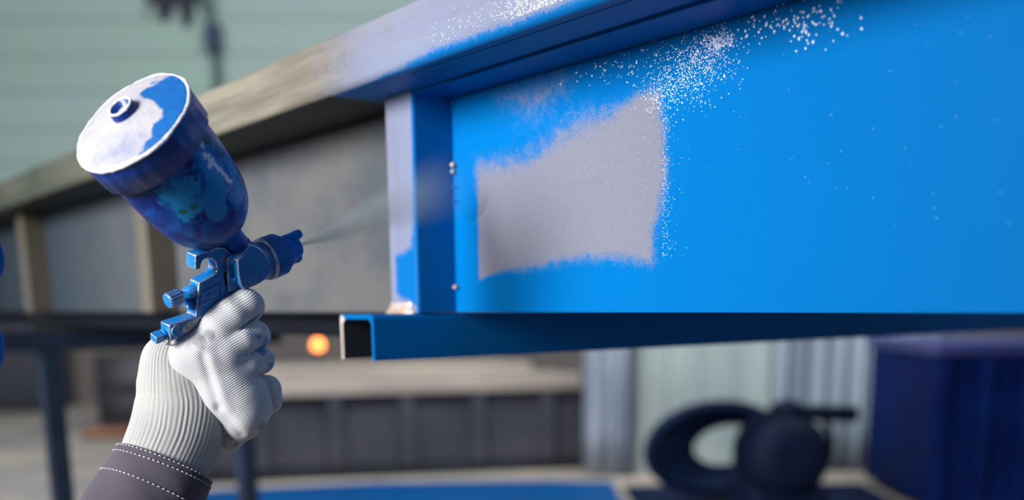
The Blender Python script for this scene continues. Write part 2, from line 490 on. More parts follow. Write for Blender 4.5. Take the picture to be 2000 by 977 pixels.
# ------------------------------------------------------------------ trestle carrying the beam
ztop = EYE-.057
def bw(s_, t_, z_): return CAM + BU*s_ + BN*t_ + np.array([0, 0, z_-EYE])
def leg_at(px, py, t_):
    s_, z_ = on_web(px, py, t_); return s_
tr_m = Matrix.Identity(4)
sL = leg_at(105, 800, .66)
o0 = bw(sL, .66, 0)
for i in range(3):
    tr_m[i][0] = BU[i]; tr_m[i][1] = BN[i]; tr_m[i][2] = (0, 0, 1)[i]; tr_m[i][3] = o0[i]
tr = empty('trestle', mat=tr_m)
tag(tr, 'navy blue square-tube trestle holding up the bare end of the beam', 'trestle')
dt = .50
for t_ in (0, dt):
    MB().box((-.024, t_-.024, .006), (.024, t_+.024, ztop-.05)).build('leg', M_NAVY, tr, .003)
    MB().box((-.06, t_-.06, 0), (.06, t_+.06, .006)).build('foot_plate', M_NAVY, tr, .001)
MB().box((-.028, -.12, ztop-.05), (.028, dt+.12, ztop)).build('crossbar', M_NAVY, tr, .003)
MB().box((-.018, .024, .25), (.018, dt-.024, .29)).build('stretcher', M_NAVY, tr, .002)

# ------------------------------------------------------------------ frame of the hand and the spray gun
_r0 = ray(430, 560); OF = _r0*.83
FZ = -nrm(_r0); FX = nrm(C_R - (C_R@FZ)*FZ); FY = np.cross(FZ, FX)
FM = np.array([FX, FY, FZ])
fm4 = Matrix.Identity(4)
for i in range(3):
    fm4[i][0] = FX[i]; fm4[i][1] = FY[i]; fm4[i][2] = FZ[i]; fm4[i][3] = (OF+CAM)[i]
K = .000405                                 # metres per photo pixel at the hand
def U(px, py, z=0.0):                       # z in pixels towards the viewer
    r = ray(px, py); k = (z*K + OF@FZ)/(r@FZ); return FM@(r*k-OF)

# gun axes: forward, up, side (towards viewer)
GA = nrm([.79, .32, -.523]); GU_ = np.array([-.1, .909, .405]); GU = nrm(GU_ - (GU_@GA)*GA); GB = np.cross(GA, GU)
OG = U(450, 530, 0)
def G(px, py, off=0.0):                     # point on the plane parallel to the gun's side, off (px) nearer
    d = FM@ray(px, py); e = FM@(-OF)        # local ray: e + k*d
    o = OG + GB*off*K
    k = ((o-e)@GB)/(d@GB); return e + k*d

gun = empty('spray_gun', mat=fm4)
tag(gun, 'gravity-feed spray gun crusted in blue paint, held by the gloved hand', 'spray gun')

def mat_gun():
    t = NT('gun_painted_metal')
    f = t.ramp(t.noise(55, 5, .65), .54, .68)
    c = t.mix(t.noise(30, 4, .6), (0.0, .115, .40, 1), (0.005, .21, .56, 1))
    c = t.mix(t.math('MULTIPLY', f, .7), c, lin(132, 150, 170))
    c = t.mix(t.ramp(t.noise(90, 4), .66, .74), c, (0.0, .03, .20, 1))
    t.set(c, t.math('ADD', .28, t.math('MULTIPLY', t.noise(60, 3), .25)), t.math('MULTIPLY', f, .5), .45)
    t.bump(t.noise(260, 3), .25, .0008); return t.m
M_GUN = mat_gun()
M_EDGE = plain('worn_metal_edge', lin(196, 196, 202), lin(120, 140, 176), 90, .32, .65, .2, 400)
M_GUNDK = plain('dark_blue_gap', lin(8, 14, 34), lin(6, 10, 26), 40, .5)
M_CAPB = mat_blue('air_cap_blue', (0.0, .12, .50, 1), .42, .3)
M_METAL = plain('scuffed_steel', lin(176, 174, 172), lin(110, 120, 140), 70, .34, .7, .2, 300)

def poly_plate(name, pts, off1, off2, mat=None, bevel=.0012, parent=gun, bmat=1, seg=2):
    a = [G(x, y, off1) for x, y in pts]
    b = [p - GB*(off1-off2)*K for p in a]
    return MB().prism(a, b).build(name, mat or [M_GUN, M_EDGE], parent, bevel, seg, bmat)
HW = 15                                     # half thickness of the casting, px
body_pts = [(382.2,498.8),(403,491.4),(423,483.7),(437.4,483.70),(447,491),(458,500),(470,512),(476,540),(480,575),(490,640),(505,700),(515,780),(505,800),(470,800),(452,760),(440,690),(420,648),(390,650),(361,654),(334,668),(331,636),(383,618.5),(386,585),(389.4,553),(402,546),(415.2,538.9),(423,531.7),(425.2,524.6),(421.6,513),(414.5,506.5),(404.4,505.2),(397.3,508.8),(393.7,514.5),(392.2,524),(389.0,527.5),(381.5,527.6)]
o = poly_plate('gun_body', body_pts, HW, -HW, bevel=.0014)
o['label'] = 'cast body with hook, worn to metal along its edges'
# name plate recess: raised frame with sunk panel
fr = [(393,572.5),(433,553),(433,581),(391,597)]
fin = [(395.5,575),(430.5,557.5),(430.5,578.5),(394,592.5)]
mb = MB(); A = [G(x, y, HW) for x, y in fr]; B = [G(x, y, HW+1.6) for x, y in fr]; Ci = [G(x, y, HW+1.6) for x, y in fin]; Di = [G(x, y, HW+.2) for x, y in fin]
mb.add(A+B+Ci+Di, [(i, (i+1) % 4, 4+(i+1) % 4, 4+i) for i in range(4)] + [(4+i, 4+(i+1) % 4, 8+(i+1) % 4, 8+i) for i in range(4)] + [(8+i, 8+(i+1) % 4, 12+(i+1) % 4, 12+i) for i in range(4)] + [(12, 13, 14, 15)])
npl = mb.build('name_panel', M_GUN, gun)
# faint worn raised letters on the panel, too worn to read
mb = MB()
for k in range(4):
    x0 = 403+6.0*k; y0 = 581.5-2.85*k
    for (dx, dy, w, h) in (((0, -6, 1.2, 9), (3.4, -7.6, 1.2, 9)) if k % 2 == 0 else ((0, -6, 1.2, 9), (1.2, -6.6, 3, 1.2), (1.2, .6, 3, 1.2))):
        q = [(x0+dx, y0+dy), (x0+dx+w, y0+dy-.45*w), (x0+dx+w, y0+dy-.45*w+h), (x0+dx, y0+dy+h)]
        a = [G(x, y, HW+.9) for x, y in q]; b = [G(x, y, HW) for x, y in q]; mb.prism(a, b)
mb.build('worn_lettering', M_GUN, npl)

poly_plate('side_plate', [(353,643),(366,630),(384,621.5),(402,611),(425,606),(425,640),(361,652)], HW+.5, HW-1, [M_METAL, M_EDGE], .0004)
# trigger bracket with two screws and the dark slots beside it
br = [(444,511),(446,503),(452,498.5),(459,499.5),(464,505),(465.5,515),(467.5,548),(469,563),(446.5,572)]
brk = poly_plate('bracket_plate', br, HW+6, HW, [M_GUN, M_EDGE], .0008)
for (x, y, r_) in ((453.6, 510.2, 8.2), (456.8, 545.8, 8.6)):
    mb = MB(); mb.lathe(G(x, y, HW+5.8), GB, [(0, r_*K), (1.8*K, r_*K), (2.6*K, r_*.8*K), (2.8*K, r_*.62*K), (2.4*K, r_*.55*K), (5.5*K, r_*.5*K), (6.5*K, r_*.36*K)], 24)
    mb.build('screw', M_GUN, brk, .0002)
for q in ([(438,533),(444,530),(446,556),(440.5,560)], [(465,522),(470,526),(471,543),(466.5,541)]):
    poly_plate('slot', q, HW+1.2, HW-2, [M_GUNDK], 0)

# head casting, barrel, knurled ring, air cap
hp = [(464,509),(475,494),(487,479),(494,478),(501,481),(508,485),(515,491.5),(521,500),(525.5,510),(527.5,520),(527,530),(524,539),(518,547),(509,553.5),(499,558.5),(488,563),(476,566),(470,556),(466,535)]
o = poly_plate('head_casting', hp, 38, -31, bevel=.0010, seg=2)
AX0 = G(551, 493.5, 0)
def ax(px):                                 # point on the spray axis above pixel column px
    lo, hi = -.2, .2
    for _ in range(40):
        mid = (lo+hi)/2; P = OF + CAM*0 + (AX0+GA*mid)@FM
        x = PXC + FPX*(P@C_R)/(P@C_F)
        if x < px: lo = mid
        else: hi = mid
    return AX0 + GA*lo
def sh(px): return float((ax(px)-AX0)@GA)
mb = MB(); h0 = sh(478)
mb.lathe(AX0, GA, [(h0, .008), (h0+.003, .0145), (sh(497), .0150), (sh(510), .0150), (sh(516), .0158)], 48)
mb.build('barrel', [M_GUN], gun)
R_ = .0172
hA, hB = sh(513), sh(546)
kn = 46
def knurl(t_, i): return (1.0 + .034*(1 if math.cos(kn*t_) > 0 else -1)) if 3 <= i <= 4 else 1.0
mb = MB()
mb.lathe(AX0, GA, [(hA, R_*.86), (hA, R_*.97), (hA+.0008, R_), (hA+.0030, R_), ], 96, True, False, mat=1)
ridge = kn*6
mb.lathe(AX0, GA, [(hA+.0030, R_), (hA+.0034, R_*.975), (hA+.0040, R_*.98), (hA+.0044, R_*.985), (hB-.0016, R_*.975), (hB-.0010, R_*.95), (hB, R_*.90), (hB, R_*.6)], ridge, False, True, fr=knurl, smooth=False)
o = mb.build('knurled_ring', [M_GUN, M_EDGE], gun, fix=True)
hC = sh(580)
cap = MB().lathe(AX0, GA, [(hB-.001, .0150), (hB+.002, .0150), (hB+.004, .0138), (hC-.007, .0108), (hC-.002, .0092), (hC-.0004, .0085), (hC, .0078)], 48).build('air_cap', M_CAPB, gun)
for sgn in (1, -1):                         # the two air horns
    c0 = AX0+GA*(hC-.005)+GU*sgn*.0082
    mb = MB(); mb.tube([c0-GA*.009-GU*sgn*.0005, c0, c0+GA*.005+GU*sgn*.0015, c0+GA*(.0098 if sgn > 0 else .0062)+GU*sgn*.0022], [.0058, .0052, .0044, .0036], 16)
    mb.build('air_horn', M_CAPB, cap)
mb = MB(); mb.lathe(AX0, GA, [(hC-.001, .0028), (hC+.0014, .0024), (hC+.0018, .0012)], 20); mb.build('fluid_nozzle', M_METAL, cap)

# needle knob on its shaft
kc = G(327, 588.5, 0); ks = G(387, 564.5, 0); kd = nrm(ks-kc); kd = nrm(.5*kd+.5*GA)
kend = float((ks-kc)@kd)
mb = MB(); mb.lathe(kc, kd, [(.004, .0042), (kend*.62, .0042), (kend*.63, .0050), (kend+.004, .0050)], 28); shaft = mb.build('needle_shaft', [M_GUN], gun)
mb = MB()
mb.lathe(kc, kd, [(-.0004, .0042), (-.0004, .0050), (.0004, .0058), (.0010, .0060), (.0108, .0060), (.0114, .0056), (.0114, .003)], 96, fr=lambda t_, i: (1+.05*(1 if math.cos(16*t_) > 0 else -1)) if i in (3, 4) else 1, smooth=False)
mb.build('needle_knob', [M_GUN, M_EDGE], gun, .0003, 1, 1)
# rear boss below the shaft
mb = MB(); c0 = G(379, 590, -2); mb.lathe(c0-GA*.003, -GA, [(0, .0045), (.003, .0045), (.0038, .0038), (.0040, .0026), (.0022, .0024)], 20); mb.build('rear_boss', M_GUN, gun)
# air valve fitting at the low bar
vc = G(331, 648.5, -3); vd = -GA
mb = MB(); mb.lathe(vc+GA*.003, vd, [(0, .0066), (.0055, .0066), (.0062, .0058), (.0062, .0048), (.0095, .0046), (.0098, .004)], 28); fit = mb.build('air_valve', [M_GUN], gun, .0003, 2)
mb = MB(); e1 = nrm(.75*GU+.2*GB); e1 = nrm(e1-(e1@vd)*vd); e2 = np.cross(vd, e1)
mb.obox(vc+vd*.0115, vd, e1, e2, .0035, .0031, .0040); mb.build('square_plug', [M_GUN, M_EDGE], fit, .0005, 2, 1)
mb = MB(); mb.tube([vc+vd*.004+e1*(.0048*math.cos(a))*1.0-e1*.0052+e2*.0042*math.sin(a) for a in np.linspace(0, 2*PI, 17)], .0006, 8, False); mb.build('clip_ring', M_METAL, fit)
mb = MB(); c0 = G(345, 646, HW); mb.lathe(c0-GB*.001, GB, [(0, .0052), (.0018, .0052), (.0024, .0046)], 24); mb.build('valve_screw', [M_GUN], gun)

# paint cup, lid and neck
CA = nrm([-.531, .635, .561]); NK = U(473, 491, 0); CL = .1350; LC = NK + CA*CL; LR = .0472
def mat_cup():
    t = NT('paint_crusted_cup')
    p = t.obj()
    n1 = t.noise(26, 5, .62, dist=1.2); n2 = t.noise(60, 4, .6)
    c = t.mix(t.ramp(n1, .42, .62), (0.0, .018, .17, 1), (0.0, .085, .40, 1))
    light = t.attr('light')
    k = t.math('ADD', light, t.math('MULTIPLY', t.math('SUBTRACT', n2, .5), 1.4))
    k = t.math('MULTIPLY', t.ramp(k, .34, .50), t.ramp(n1, .60, .50))
    c = t.mix(k, c, (0.01, .23, .56, 1))
    gr = t.ramp(t.math('ADD', t.attr('green'), t.math('MULTIPLY', t.math('SUBTRACT', t.noise(150, 4, .65), .5), 2.2)), .5, .75)
    c = t.mix(gr, c, (.01, .12, .06, 1))
    wh = t.ramp(t.math('ADD', t.attr('white'), t.math('MULTIPLY', t.math('SUBTRACT', t.noise(190, 4, .65), .5), 1.5)), .52, .62)
    c = t.mix(wh, c, lin(196, 206, 226))
    t.set(c, t.math('ADD', .22, t.math('MULTIPLY', n2, .25)), 0.0, .25, .05)
    t.bump(t.math('ADD', n1, t.math('MULTIPLY', n2, .4)), .22, .002); return t.m
M_CUP = mat_cup()
cprof = [(.004,.0405),(.020,.0412),(.024,.0414),(.036,.0411),(.050,.0406),(.062,.0399),(.074,.0388),(.083,.0372),(.091,.0345),(.098,.0305),(.1035,.0258),(.108,.0205),(.1115,.0155),(.115,.0120),(.119,.0105),(.128,.0102),(.130,.0108),(.138,.0108)]
mb = MB(); mb.lathe(LC, -CA, cprof, 96)
cup = mb.build('paint_cup', M_CUP, gun)
cup['label'] = 'mottled blue paint cup with green and white scrapes'
cv = np.array(mb.v)
# scrapes: points where the photo shows them, on the side of the cup turned to the viewer
def cup_hit(px, py):
    d_ = FM@ray(px, py); e_ = FM@(-OF); best = None
    pts = cv; w = pts-e_; k = (w@d_)/(d_@d_); q = np.linalg.norm(w-k[:,None]*d_, axis=1)
    q = q + .02*np.maximum(0, np.linalg.norm(w, axis=1)-np.linalg.norm(w, axis=1).min()-.06)
    return pts[np.argmin(q+np.where(k > np.median(k), .02, 0))]
def spots(lst):
    a = np.zeros(len(cv))
    for (x, y, r_) in lst:
        h = cup_hit(x, y); a = np.maximum(a, 1-np.linalg.norm(cv-h, axis=1)/(r_*K*1.25)*.5)
    return np.clip(a, 0, 1)
# denser rings so that the marks keep their shape
hs = np.array([p[0] for p in cprof]); rs = np.array([p[1] for p in cprof])
hh = np.linspace(hs[0], hs[-1], 150); rr = np.interp(hh, hs, rs)
rr = np.convolve(np.pad(rr, 3, mode='edge'), np.ones(7)/7, 'valid'); rr[-14:] = np.interp(hh[-14:], hs, rs)
bpy.data.objects.remove(cup)
mb = MB(); mb.lathe(LC, -CA, list(zip(hh, rr)), 160)
cup = mb.build('paint_cup', M_CUP, gun); cup['label'] = 'mottled blue paint cup with green and white scrapes'
cv = np.array(mb.v)
attr(cup, 'white', spots([(382,266,5),(385,271,6),(388,276,6),(392,282,5),(396,286,4),(398,301,4),(402,303,6),(406,306,6),(409,311,6),(413,314,5),(411,320,5),(408,325,4),(416,318,5),(419,322,5),(423,326,4),(427,329,4),(431,332,4),(434,336,4),(437,340,4),(440,344,4),(443,347,5),(447,351,5),(450,355,4)]))
attr(cup, 'green', spots([(394,262,9),(402,272,8),(412,282,8),(425,292,7),(434,300,7),(445,308,6),(470,365,6),(466,350,5),(380,405,8),(360,412,6),(420,268,6)]))
attr(cup, 'light', spots([(440,310,30),(410,330,26),(425,360,24),(440,345,26),(350,370,30),(330,350,16),(460,380,20),(385,380,20),(420,410,20),(400,300,16),(370,410,22)])*.9)

def mat_lid():
    t = NT('lid_paint')
    p = t.obj(); b = t.attr('blue'); n = t.noise(42, 5, .65); n2 = t.noise(160, 3, .6)
    k = t.ramp(t.math('ADD', b, t.math('MULTIPLY', t.math('SUBTRACT', n, .5), 2.0)), .38, .66)
    w = t.mix(t.ramp(t.noise(24, 4, .6), .45, .75), lin(172, 172, 180), lin(136, 141, 166))
    bl = t.mix(n2, (0.0, .085, .33, 1), (0.01, .125, .40, 1))
    c = t.mix(k, w, bl)
    t.set(c, .42, 0.0, .4)
    t.bump(t.math('ADD', n2, t.math('MULTIPLY', n, 1.0)), .35, .0022); return t.m
M_LID = mat_lid()
M_CRUST = plain('white_crust', lin(236, 236, 240), lin(196, 200, 220), 120, .5, 0, .5, 300)
M_BAND = plain('navy_paint_band', (0.0, .028, .20, 1), (0.0, .05, .30, 1), 36, .34, 0, .25, 160, spec=.5)
lumps = [random.uniform(-1, 1) for _ in range(64)]
def wob(t_, amp): 
    q = t_/(2*PI)*64; i = int(q) % 64; f_ = q-int(q); return 1+amp*(lumps[i]*(1-f_)+lumps[(i+1) % 64]*f_)
lid_m = MB()
LH = .0085
lp = [(-.0004, LR*.975), (.0002, LR*.96), (.0008, LR*.93)] + [(.0008+(LH-.0008)*q, LR*(.93-.79*q)) for q in np.linspace(.04, 1, 40)]
lid_m.lathe(LC, CA, [(-.0015, LR*.94)]+lp, 128, False, True)
lid = lid_m.build('cup_lid', M_LID, gun)
lv = np.array(lid_m.v)
def pix(P_):
    W_ = OF + P_@FM; dd = W_@C_F; return np.stack([PXC+FPX*(W_@C_R)/dd, PYC-FPX*(W_@C_U)/dd], 1)
lpx = pix(lv)
dbl = poly_sdf(lpx, [(270,182),(285,168),(305,156),(335,147),(372,150),(378,185),(360,235),(330,275),(295,300),(262,312),(278,290),(298,266),(298,240),(318,228),(322,214),(300,200),(288,192)])
attr(lid, 'blue', np.clip(.5-dbl/22, 0, 1))
lid['label'] = 'shallow conical lid, white paint with a blue smear'
mb = MB(); mb.lathe(LC, CA, [(-.0245, LR*.955), (-.0240, LR*.972), (-.006, LR*.985), (-.0022, LR*.985)], 128, False, False, fr=lambda t_, i: 1+.006*math.cos(24*t_)*(1 if i in (1, 2) else .6))
mb.lathe(LC, CA, [(-.0245, LR*.955), (-.0245, LR*.86)], 128, False, False)
mb.build('lid_band', M_BAND, lid)
mb = MB()
ringp = []
for k in range(129):
    a = 2*PI*k/128; ringp.append(a)
h0_ = np.array([0, 0, 1.0]); e_ = nrm(np.cross(h0_, CA)); g_ = np.cross(CA, e_)
pts = [LC + CA*(-.0010+.0003*math.sin(7*a)) + LR*.982*wob(a, .006)*(math.cos(a)*e_+math.sin(a)*g_) for a in ringp]
mb.tube(pts, [.00125*wob(a+1.3, .22) for a in ringp], 10, False)
mb.build('lid_rim', M_CRUST, lid)
mb = MB(); VR = .0096
mb.lathe(LC+CA*(LH-.0022), CA, [(0, VR*1.06), (.0058, VR), (.0065, VR*.98), (.0065, VR*.78), (-.0005, VR*.74), (-.0005, .0002)], 40, False, False)
vt = mb.build('vent_tube', M_BAND, lid)
mb = MB(); pts = [LC + CA*(LH+.0044) + VR*.89*wob(a, .03)*(math.cos(a)*e_+math.sin(a)*g_) for a in ringp]
mb.tube(pts, .0009, 8, False); mb.build('vent_rim', M_CRUST, lid)
# socket collar where the neck meets the head
mb = MB(); mb.lathe(NK-CA*.007, CA, [(0, .0122), (.004, .0122), (.0062, .0118), (.0066, .0104)], 40); mb.build('cup_socket', [M_GUN], gun, .0003)
# trigger in front of the grip (mostly under the fingers)
tg = [(470,560),(478,562),(492,600),(506,650),(512,700),(504,704),(494,655),(480,610)]
poly_plate('trigger', tg, 9, -9, bevel=.001)

# ------------------------------------------------------------------ the gloved hand and sleeve
def surface_nets(F, org, h):
    ins = F < 0
    nx, ny, nz = F.shape
    cs = [(i, j, k) for i in (0, 1) for j in (0, 1) for k in (0, 1)]
    sub = lambda A, c: A[c[0]:nx-1+c[0], c[1]:ny-1+c[1], c[2]:nz-1+c[2]]
    cnt = sum(sub(ins, c).astype(np.int8) for c in cs)
    idx = np.argwhere((cnt > 0) & (cnt < 8))
    acc = np.zeros((len(idx), 3)); num = np.zeros(len(idx))
    val = {c: F[idx[:,0]+c[0], idx[:,1]+c[1], idx[:,2]+c[2]] for c in cs}
    for a in cs:
        for ax_ in range(3):
            if a[ax_] == 0:
                b = list(a); b[ax_] = 1; b = tuple(b)
                va_, vb_ = val[a], val[b]; cr = (va_ < 0) != (vb_ < 0)
                t_ = np.where(cr, va_/np.where(cr, va_-vb_, 1), 0)
                p_ = np.tile(np.array(a, float), (len(idx), 1)); p_[:, ax_] += t_
                acc[cr] += p_[cr]; num[cr] += 1
    V = org + h*(idx + acc/num[:,None])
    mp = -np.ones((nx-1, ny-1, nz-1), np.int64); mp[idx[:,0], idx[:,1], idx[:,2]] = np.arange(len(idx))
    Q = []
    for ax_ in range(3):
        o1, o2 = [(1, 2), (2, 0), (0, 1)][ax_]
        sl0 = [slice(1, -1)]*3; sl1 = [slice(1, -1)]*3
        sl0[ax_] = slice(0, -1); sl1[ax_] = slice(1, None)
        A, B = ins[tuple(sl0)], ins[tuple(sl1)]
        e = np.argwhere(A != B); s_ = A[e[:,0], e[:,1], e[:,2]]
        off = np.ones(3, int); off[ax_] = 0
        p = e + off
        def cell(d1, d2):
            q = p.copy(); q[:, o1] -= d1; q[:, o2] -= d2; return mp[q[:,0], q[:,1], q[:,2]]
        q = np.stack([cell(1, 1), cell(0, 1), cell(0, 0), cell(1, 0)], 1)
        q[~s_] = q[~s_][:, ::-1]; Q.append(q)
    return V, np.concatenate(Q)
def cone_sdf(X, a, ra, b, rb):
    a, b = np.asarray(a), np.asarray(b); e = b-a
    w = X-a; t_ = np.clip((w@e)/max(e@e, 1e-12), 0, 1)
    return np.linalg.norm(w - t_[...,None]*e, axis=-1) - (ra+(rb-ra)*t_)
def smin(a, b, k):
    h = np.clip(.5+.5*(b-a)/k, 0, 1); return b+(a-b)*h - k*h*(1-h)

person = empty('person', mat=fm4)
tag(person, 'right forearm and hand in a white knit glove and dark grey jacket sleeve', 'person')
P3 = lambda x, y, z: U(x, y, z)
Kr = K
# (chain of (px, py, z, r)), blend px, creases keep fingers apart
palm = [
    [(352,700,2,37),(425,640,14,38)],       # index metacarpal, web of the thumb
    [(368,704,14,42),(440,690,20,40)],
    [(368,704,20,43),(470,808,20,42)],      # overhanging edge of the back of the hand
    [(400,690,24,44),(470,770,16,46)],
    [(430,770,10,54),(478,800,2,52)],
    [(462,835,2,36),(452,862,-6,22)],
    [(345,720,-10,48),(378,745,-12,52)],     # wrist
    [(405,740,-28,44),(455,730,-34,40)],    # palm side
    [(340,700,-12,36),(350,760,-14,42)],
]
fingers = [
    [(425,640,14,38),(452,618,10,37),(480,598,-4,34),(486,597,-40,30),(455,606,-78,24)],
    [(440,690,18,38),(470,668,12,35),(492,656,-6,31),(500,655,-42,28),(462,656,-80,24)],
    [(450,740,16,38),(480,716,8,33),(509,704,-10,26),(510,704,-44,25),(468,704,-82,22)],
    [(462,790,12,42),(492,778,2,38),(522,760,-18,27),(524,782,-20,27),(518,772,-46,25),(474,764,-80,21)],
]
thumb = [[(330,712,-16,40),(360,668,-48,32),(410,628,-80,25),(462,612,-92,20)]]
lo = P3(215, 925, -130); hi = P3(575, 535, 90)
lo, hi = np.minimum(lo, hi)-.004, np.maximum(lo, hi)+.004
H = .00095
dims = np.ceil((hi-lo)/H).astype(int)
gx = [lo[i]+H*np.arange(dims[i]) for i in range(3)]
X = np.stack(np.meshgrid(*gx, indexing='ij'), -1).astype(np.float32)
def chain(ch):
    d_ = None
    for (a, b) in zip(ch, ch[1:]):
        q = cone_sdf(X, P3(*a[:3]).astype(np.float32), a[3]*Kr, P3(*b[:3]).astype(np.float32), b[3]*Kr)
        d_ = q if d_ is None else smin(d_, q, .004)
    return d_
D = None
for ch in palm:
    q = chain(ch); D = q if D is None else smin(D, q, .009)
q = chain(thumb[0]); D = smin(D, q, .008)
FD = None
for ch in fingers:
    q = chain(ch)
    FD = q if FD is None else smin(FD, q, .0014)
D = smin(D, FD, .006)
# soft tendon folds of the loose knit on the back of the hand
def fold(x0, y0, x1, y1, wid, depth):
    global D
    a, b = P3(x0, y0, 0)[:2], P3(x1, y1, 0)[:2]; e = b-a
    w = X[..., :2]-a.astype(np.float32); t_ = np.clip((w@e.astype(np.float32))/(e@e), 0, 1)
    dd = np.linalg.norm(w-t_[...,None]*e.astype(np.float32), axis=-1)
    D = D + depth*K*np.exp(-(dd/(wid*K))**2)*np.where(X[...,2] > 0, 1, 0)
fold(398, 690, 428, 790, 9, 3.2); fold(428, 790, 470, 842, 9, 3.2); fold(375, 668, 400, 660, 8, 3)
fold(412, 700, 442, 790, 11, -1.8)
fold(470, 640, 520, 605, 2.6, 9); fold(488, 690, 530, 668, 3.2, 7); fold(497, 735, 536, 722, 3.5, 6)
fold(522, 745, 540, 815, 4, 6)
V, Q = surface_nets(D, lo, H)
V = V.astype(float)
nb_e = np.concatenate([Q[:, [0, 1]], Q[:, [1, 2]], Q[:, [2, 3]], Q[:, [3, 0]]])
for it in range(3):                         # light smoothing
    s_ = np.zeros_like(V); c_ = np.zeros(len(V))
    for a, b in ((0, 1), (1, 0)):
        np.add.at(s_, nb_e[:, a], V[nb_e[:, b]]); np.add.at(c_, nb_e[:, a], 1)
    V = .5*V + .5*s_/c_[:,None]
me = bpy.data.meshes.new('glove'); me.from_pydata(V.tolist(), [], Q.tolist()); me.update()
me.polygons.foreach_set('use_smooth', [True]*len(Q))
glove = bpy.data.objects.new('glove', me); COL.objects.link(glove); glove.parent = person
glove['label'] = 'white knit work glove with blue paint on the knuckles'
# rib direction: fans out from the wrist, level along the fingers
px_ = V[:,0]/K + 430; py_ = 560 - V[:,1]/K
ph = np.clip((455-px_)/140, 0, 1)
xs = np.linspace(180, 620, 441)
ang = np.radians(22+30*np.clip((455-xs)/140, 0, 1)); Gx = np.cumsum(np.tan(ang))
yl = py_ + np.interp(px_, xs, Gx) - .35*V[:,2]/K
attr(glove, 'knit', yl/4.6); attr(glove, 'knit2', px_/3.0)
def blob(lst):
    a = np.zeros(len(V))
    for (x, y, r_) in lst: a = np.maximum(a, 1-np.hypot(px_-x, py_-y)/(2*r_))
    return np.clip(a, 0, 1)
attr(glove, 'bluestain', blob([(512,672,16),(505,690,9),(528,700,13),(522,718,11),(473,693,7),(500,660,9),(548,770,5)]))
attr(glove, 'greystain', blob([(385,665,14),(408,652,14),(495,842,12),(450,585,14)]+[(322+120*q, 735+140*q, 5) for q in np.linspace(0, 1, 16)]))

def mat_knit(cuff=False):
    t = NT('knit_cuff' if cuff else 'knit_glove')
    a = t.math('MULTIPLY', t.attr('knit'), 2*PI); s1 = t.math('SINE', a)
    s2 = t.math('SINE', t.math('MULTIPLY', t.attr('knit2'), 2*PI))
    h = t.math('ADD', t.math('MULTIPLY', s1, .5), .5)
    base = t.mix(t.noise(30, 4, .6), lin(178, 178, 174) if cuff else lin(210, 212, 213), lin(146, 149, 151) if cuff else lin(196, 199, 205))
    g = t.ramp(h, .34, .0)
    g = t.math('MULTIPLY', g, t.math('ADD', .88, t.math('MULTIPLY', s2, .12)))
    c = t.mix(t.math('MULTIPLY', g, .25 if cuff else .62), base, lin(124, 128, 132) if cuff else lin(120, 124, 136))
    n = t.math('MULTIPLY', t.math('SUBTRACT', t.noise(120, 4), .5), 1.2)
    if not cuff:
        c = t.mix(t.math('MULTIPLY', t.ramp(t.math('ADD', t.attr('greystain'), n), .35, .9), .6), c, lin(88, 92, 92))
        c = t.mix(t.math('MULTIPLY', t.ramp(t.math('ADD', t.attr('bluestain'), n), .5, .8), .8), c, lin(58, 136, 190))
    t.set(c, .95, 0.0, .1)
    t.p.inputs['Sheen Weight'].default_value = .25
    t.bump(t.math('ADD', t.math('ADD', h, t.math('MULTIPLY', s2, .05)), t.math('MULTIPLY', t.noise(260, 3), .8)), .22 if cuff else .32, .0009)
    return t.m
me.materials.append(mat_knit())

# ribbed cuff: squashed tube with real ribs
def sq_tube(axis_pts, ra, rb, n, ribs=0.0, nrib=44, flip=False):
    """axis_pts local points; ra in-plane radius, rb depth radius (lists)"""
    vs_, kn_ = [], []
    for i, p in enumerate(axis_pts):
        t_ = nrm(axis_pts[min(i+1, len(axis_pts)-1)]-axis_pts[max(i-1, 0)])
        e = nrm(np.cross(t_, [0, 0, 1.0])); g = np.cross(e, t_)
        for k in range(n):
            a = 2*PI*k/n
            q = 1.0 + ribs*math.cos(nrib*a + .7*math.sin(i*.22+a*3)+.5*math.sin(a*11-i*.13))*(.75+.35*math.sin(a*17+i*.09))
            vs_.append(p + q*(ra[i]*math.cos(a)*e + rb[i]*math.sin(a)*g)); kn_.append(nrib*a/(2*PI))
    fs = [(i*n+k, i*n+(k+1) % n, (i+1)*n+(k+1) % n, (i+1)*n+k) for i in range(len(axis_pts)-1) for k in range(n)]
    return vs_, fs, kn_
def path(ctrl, m):
    ctrl = np.array(ctrl, float); tt = np.linspace(0, len(ctrl)-1, m); out = []
    for t_ in tt:
        i = min(int(t_), len(ctrl)-2); f_ = t_-i
        p0, p1, p2, p3 = ctrl[max(i-1, 0)], ctrl[i], ctrl[i+1], ctrl[min(i+2, len(ctrl)-1)]
        out.append(.5*((2*p1)+(-p0+p2)*f_+(2*p0-5*p1+4*p2-p3)*f_**2+(-p0+3*p1-3*p2+p3)*f_**3))
    return np.array(out)
cp = path([(302,950,60),(324,898,44),(346,842,20),(356,785,2),(350,735,1),(344,696,2),(350,670,-6)], 44)
cr_ = path([(84,62),(88,64),(91,64),(90,63),(82,58),(66,48),(40,30)], 44)
ap = [P3(*p) for p in cp]
vs_, fs, kn_ = sq_tube(ap, cr_[:,0]*K, cr_[:,1]*K, 60*6, .0075, 60)
mb = MB(); mb.add(vs_, fs, True)
mb.f.append(tuple(range(43*360, 44*360))); mb.sm.append(True); mb.mi.append(0)
cuff = mb.build('cuff', mat_knit(True), glove)
cuff['label'] = 'ribbed cream cuff of the glove'
attr(cuff, 'knit', np.array(kn_)+.5); attr(cuff, 'knit2', np.repeat(np.arange(44)*1.7, 360))

